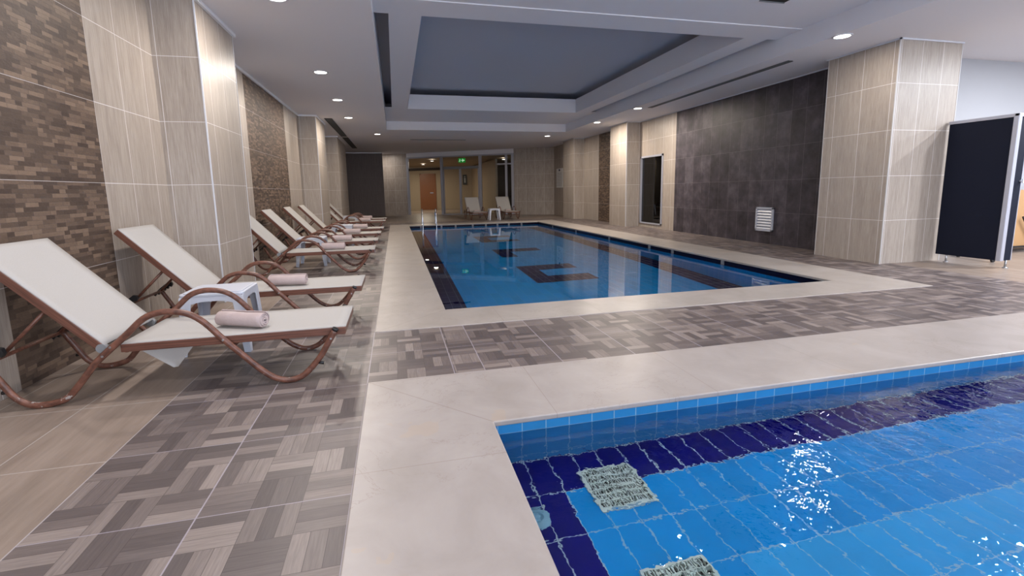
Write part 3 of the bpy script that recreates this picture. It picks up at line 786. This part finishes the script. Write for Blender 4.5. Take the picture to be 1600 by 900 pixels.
# ------------------------------------------------------------------ white plastic tables
def rrect(hx, hy, r, n=5):
    out = []
    for cx_, cy_, a0 in ((hx - r, hy - r, 0), (-hx + r, hy - r, PI / 2), (-hx + r, -hy + r, PI), (hx - r, -hy + r, 3 * PI / 2)):
        for k in range(n + 1): a = a0 + PI / 2 * k / n; out.append((cx_ + r * math.cos(a), cy_ + r * math.sin(a)))
    return out
def make_table():
    r = empty('side_table', (0, 0, 0), 0, '', 'side table', 'white plastic side tables')
    HX, HY, Ht = .20, .185, .43
    b = MB(); b.prism(rrect(HX, HY, .035), Ht - .022, Ht - .006); b.prism(rrect(HX - .02, HY - .02, .025), Ht - .006, Ht); b.build('table_top', 'white_plastic', r, bevel=.004)
    b = MB()
    # skirts with an arched lower edge, splayed outward slightly
    for s in (-1, 1):
        n = 12
        def edge(t): return Ht - .058 - .05 * (abs(2 * t - 1) ** 3)
        for ax in (0, 1):
            h1, h2 = (HX, HY) if ax == 0 else (HY, HX)
            pts = [(-h1 + .02, Ht - .02), ] + [(-h1 + .02 + (2 * h1 - .04) * k / n, edge(k / n)) for k in range(n + 1)] + [(h1 - .02, Ht - .02)]
            q0, q1 = sorted((s * (h2 - .004), s * (h2 - .016)))
            b.prism(pts, q0, q1, f=(lambda p: (p[0], p[2], p[1])) if ax == 0 else (lambda p: (p[2], p[0], p[1])))
    b.build('skirt', 'white_plastic', r)
    for sx in (-1, 1):
        for sy in (-1, 1):
            b = MB(); top = Ht - .025; w0, w1, t_ = .075, .042, .010; sp_ = .022
            def L(z):
                k = (top - z) / top; w = w0 + (w1 - w0) * k; ox = (HX - .004 + sp_ * k) * sx; oy = (HY - .004 + sp_ * k) * sy
                return [(ox, oy, z), (ox - sx * w, oy, z), (ox - sx * w, oy - sy * t_, z), (ox - sx * t_, oy - sy * t_, z), (ox - sx * t_, oy - sy * w, z), (ox, oy - sy * w, z)]
            rings = [[b.bm.verts.new(p) for p in L(z)] for z in (top, top * .6, top * .3, 0.0)]
            for A_, B_ in zip(rings, rings[1:]):
                for i in range(6): b.bm.faces.new((A_[i], A_[(i + 1) % 6], B_[(i + 1) % 6], B_[i]))
            b.bm.faces.new(rings[0]); b.bm.faces.new(rings[-1]); b.mi('x'); b.build('leg', 'white_plastic', r, bevel=.002)
    return r
tb = make_table()
TB = [(-1.245, 3.715, 'large-looking white plastic side table, first in front of the white-edged pillar'),
      (-1.27, 7.75, 'white plastic side table just beyond the white-edged pillar, its legs seen under a lounger'),
      (-1.10, 10.53, 'third white plastic side table along the wall, by the second pillar'),
      (-1.30, 14.70, 'small distant white plastic side table between the last pair of wall loungers'),
      (3.60, 17.58, 'white plastic side table between the two loungers that face the pool')]
for i, (x, y, lab) in enumerate(TB):
    o = tb if i == 0 else copy_tree(tb)
    o.location = (x, y, 0); o['label'] = lab

# ------------------------------------------------------------------ changing cubicle and folded board at right
PX, PY = 7.35, 4.26
o = empty('changing_cubicle', (PX, PY, 0), 0, 'navy laminate changing cubicle with a silver corner post, against the big pillar', 'cubicle')
b = MB(); b.box(0, .02, .03, .735, .10, 1.86); b.build('side_panel', 'navy_laminate', o, bevel=.002)
b = MB(); b.box(.03, .185, 0, .02, .10, 1.86); fp = b.build('door', 'navy_laminate', o, bevel=.002)
b = MB(); b.box(.185, .195, -.004, .024, .10, 1.86); b.build('edge_strip', 'alu', fp)
b = MB(); b.tube([(.17, -.001, 1.09), (.17, -.03, 1.09)], .014, seg=14); b.box(.158, .182, -.036, -.028, 1.065, 1.115); b.build('latch', 'white_plastic', fp)
b = MB(); b.prism(rrect(.03, .03, .012), .10, 1.87, f=lambda p: (p[0] + .005, p[1] + .005, p[2])); b.build('corner_post', 'alu', o)
b = MB(); b.box(-.012, .03, -.02, .74, 1.86, 1.90); b.box(-.012, .20, -.014, .03, 1.86, 1.90); b.build('top_rail', 'alu', o, bevel=.004)
for (x, y) in ((.13, .01), (.01, .6)):
    b = MB(); b.tube([(x, y, .012), (x, y, .10)], .012, seg=10); b.lathe([(.0005, 0), (.03, 0), (.03, .008), (.012, .014)], seg=16)
    if True:
        pass
    m_ = b.build('foot', 'steel', o)
    for v_ in m_.data.vertices:
        if v_.co.z < .02 and abs(v_.co.x) < .035 and abs(v_.co.y) < .035: v_.co.x += x; v_.co.y += y
o = empty('folded_table', (8.3, 4.98, 0), 0, 'tan folded table standing on black castered legs behind the navy cubicle', 'table')
b = MB(); b.box(.4, 2.0, .25, .28, .06, .96); b.build('table_top', 'tan_board', o)
for (x, y) in ((-.28, .16), (-.42, -.34)):
    b = MB(); b.tube([(x, y - .012, .035), (x, y + .012, .035)], .034, seg=14); b.box(x - .014, x + .014, y - .02, y + .02, .05, .10); b.build('caster', 'black_plastic', o)
b = MB(); b.tube([(-.42, -.34, .09), (-.28, .16, .10), (.42, .26, .5)], .014, seg=8); b.build('leg', 'black_plastic', o)
b = MB(); b.tube([(1.02, .2, .55), (1.42, .2, .04)], .016, seg=8); b.build('leg', 'black_plastic', o)
b = MB(); b.box(-.30, 1.9, .16, .19, .08, .11); b.build('base_rail', 'black_plastic', o)

# ------------------------------------------------------------------ lamps
def make_downlight():
    r = empty('downlight', (0, 0, 0), 0, '', 'ceiling light', 'round ceiling downlights')
    b = MB(); b.lathe([(.088, -.001), (.112, -.001), (.114, -.006), (.104, -.012), (.090, -.010)], seg=32, close=True); b.build('trim_ring', 'trim_white', r)
    b = MB(); b.disc((0, 0, -.006), .092); b.build('lens', 'lens', r, fix=False)
    return r
dl = None
POW = 30
def lamp(x, y, z, p, color, size=.18, spread=180, name='lamp'):
    l = bpy.data.lights.new(name, 'AREA'); l.shape = 'DISK'; l.size = size; l.energy = p; l.color = color; l.spread = math.radians(spread)
    o = bpy.data.objects.new(name, l); o.location = (x, y, z); col.objects.link(o); return o
DL = [(-1.0, 5.17, Z0, 'largest-looking round ceiling downlight, above the white-edged pillar and first loungers'),
      (-1.01, 8.06, Z0, 'second round downlight of the row above the loungers'),
      (-1.012, 10.31, Z0, 'third round downlight of the row above the loungers'),
      (-1.012, 12.63, Z0, 'fourth round downlight of the row above the loungers, beside the slotted vent'),
      (-.44, 15.96, Z0, 'round ceiling downlight before the dark end wall and beige pier'),
      (5.21, 15.98, Z0, 'round ceiling downlight before the beige end wall beside the glazing'),
      (5.59, 12.66, Z0, 'round ceiling downlight by the brightly lit narrow pillar'),
      (5.60, 10.38, Z0, 'round ceiling downlight above the smoked glass door, at the end of the long slot vent'),
      (5.555, 5.10, Z0, 'round ceiling downlight lighting the big pillar by the navy cubicle'),
      ]
UN = [(-1.0, 2.9, Z0), (-1.0, .4, Z0), (-1.0, -2.2, Z0), (5.6, 2.75, Z0), (5.6, .2, Z0), (2.6, 3.6, ZN), (2.6, 1.4, ZN), (1.0, 2.4, ZN), (4.2, 2.4, ZN), (8.9, 3.5, Z0), (10.6, 3.0, Z0), (8.2, 2.2, Z0)]
UN2 = [(-.82, 23.72, Z0)]
WARM = (1, .92, .84)
for i, (x, y, z, lab) in enumerate(DL):
    if dl is None: dl = make_downlight(); o = dl
    else: o = copy_tree(dl)
    o.location = (x, y, z); o['label'] = lab
    lamp(x, y, z - .014, POW * (1.0 if y > 15 else (.5 if y < 6 else 1.9) if x > 3 else 1), WARM if y < 9 else (1, .88, .75))
for i, (x, y, z) in enumerate(UN):
    o = copy_tree(dl); o.location = (x, y, z); o['label'] = 'round ceiling downlight outside the picture, above or behind the camera'; o['group'] = 'downlights outside the picture'
    lamp(x, y, z - .014, POW * ((.5 if z == ZN else .85) if x < 7 else 3.0), (1, .95, .93) if x < 7 else (.90, .94, 1))
for (x, y, z) in UN2:
    o = copy_tree(dl); o.location = (x, y, z); o['label'] = 'ceiling downlight hidden behind the dark taupe end wall, lighting the beige pier'
    lamp(x, y, z - .014, 14, WARM)
# hall lamps
for i, (x, y, lab) in enumerate(((1.62, 27.4, 'warm hall downlight behind the glass, nearer the wooden door'), (1.88, 24.3, 'warm hall downlight just behind the glass, brighter and higher of the two'), (5.3, 23.2, 'hall downlight seen through the dark glass bay'))):
    o = copy_tree(dl); o.location = (x, y, 2.615); o['label'] = lab; o['group'] = 'hall downlights behind the glass'
    lamp(x, y, 2.60, (50, 8, 4)[i], (1, .85, .66))

# bluish world fill light, added; enters where the back wall is left out
w = bpy.data.worlds.new('World'); sc.world = w; w.use_nodes = True
bg = w.node_tree.nodes['Background']; bg.inputs[0].default_value = (.80, .87, 1, 1); bg.inputs[1].default_value = 3.3

# ------------------------------------------------------------------ camera
f_, cy_ = 738.617, 406.2
ya, pi_, ro = (math.radians(v) for v in (13.65237, 8.34066, .98858))
fw = Vector((math.sin(ya) * math.cos(pi_), math.cos(ya) * math.cos(pi_), -math.sin(pi_)))
rt = Vector((math.cos(ya), -math.sin(ya), 0)); dn = fw.cross(rt)
cr_, sr_ = math.cos(ro), math.sin(ro)
R0 = cr_ * rt + sr_ * dn; D0 = -sr_ * rt + cr_ * dn
cd = bpy.data.cameras.new('Camera'); cam = bpy.data.objects.new('Camera', cd); col.objects.link(cam)
cam.matrix_world = Matrix(((R0.x, -D0.x, -fw.x, 0), (R0.y, -D0.y, -fw.y, 0), (R0.z, -D0.z, -fw.z, 1.08), (0, 0, 0, 1)))
cd.sensor_fit = 'HORIZONTAL'; cd.sensor_width = 36; cd.lens = 36 * f_ / 1600; cd.shift_y = -(450 - cy_) / 1600
cd.clip_start = .03; cd.clip_end = 200
sc.camera = cam
sc.view_settings.view_transform = 'Standard'; sc.view_settings.look = 'None'; sc.view_settings.gamma = 1; sc.view_settings.use_curve_mapping = False
sc.view_settings.exposure = .42
sc.cycles.use_denoising = True
sc.cycles.blur_glossy = 3; sc.cycles.sample_clamp_indirect = 6; sc.cycles.max_bounces = 10; sc.cycles.diffuse_bounces = 5; sc.cycles.transparent_max_bounces = 12
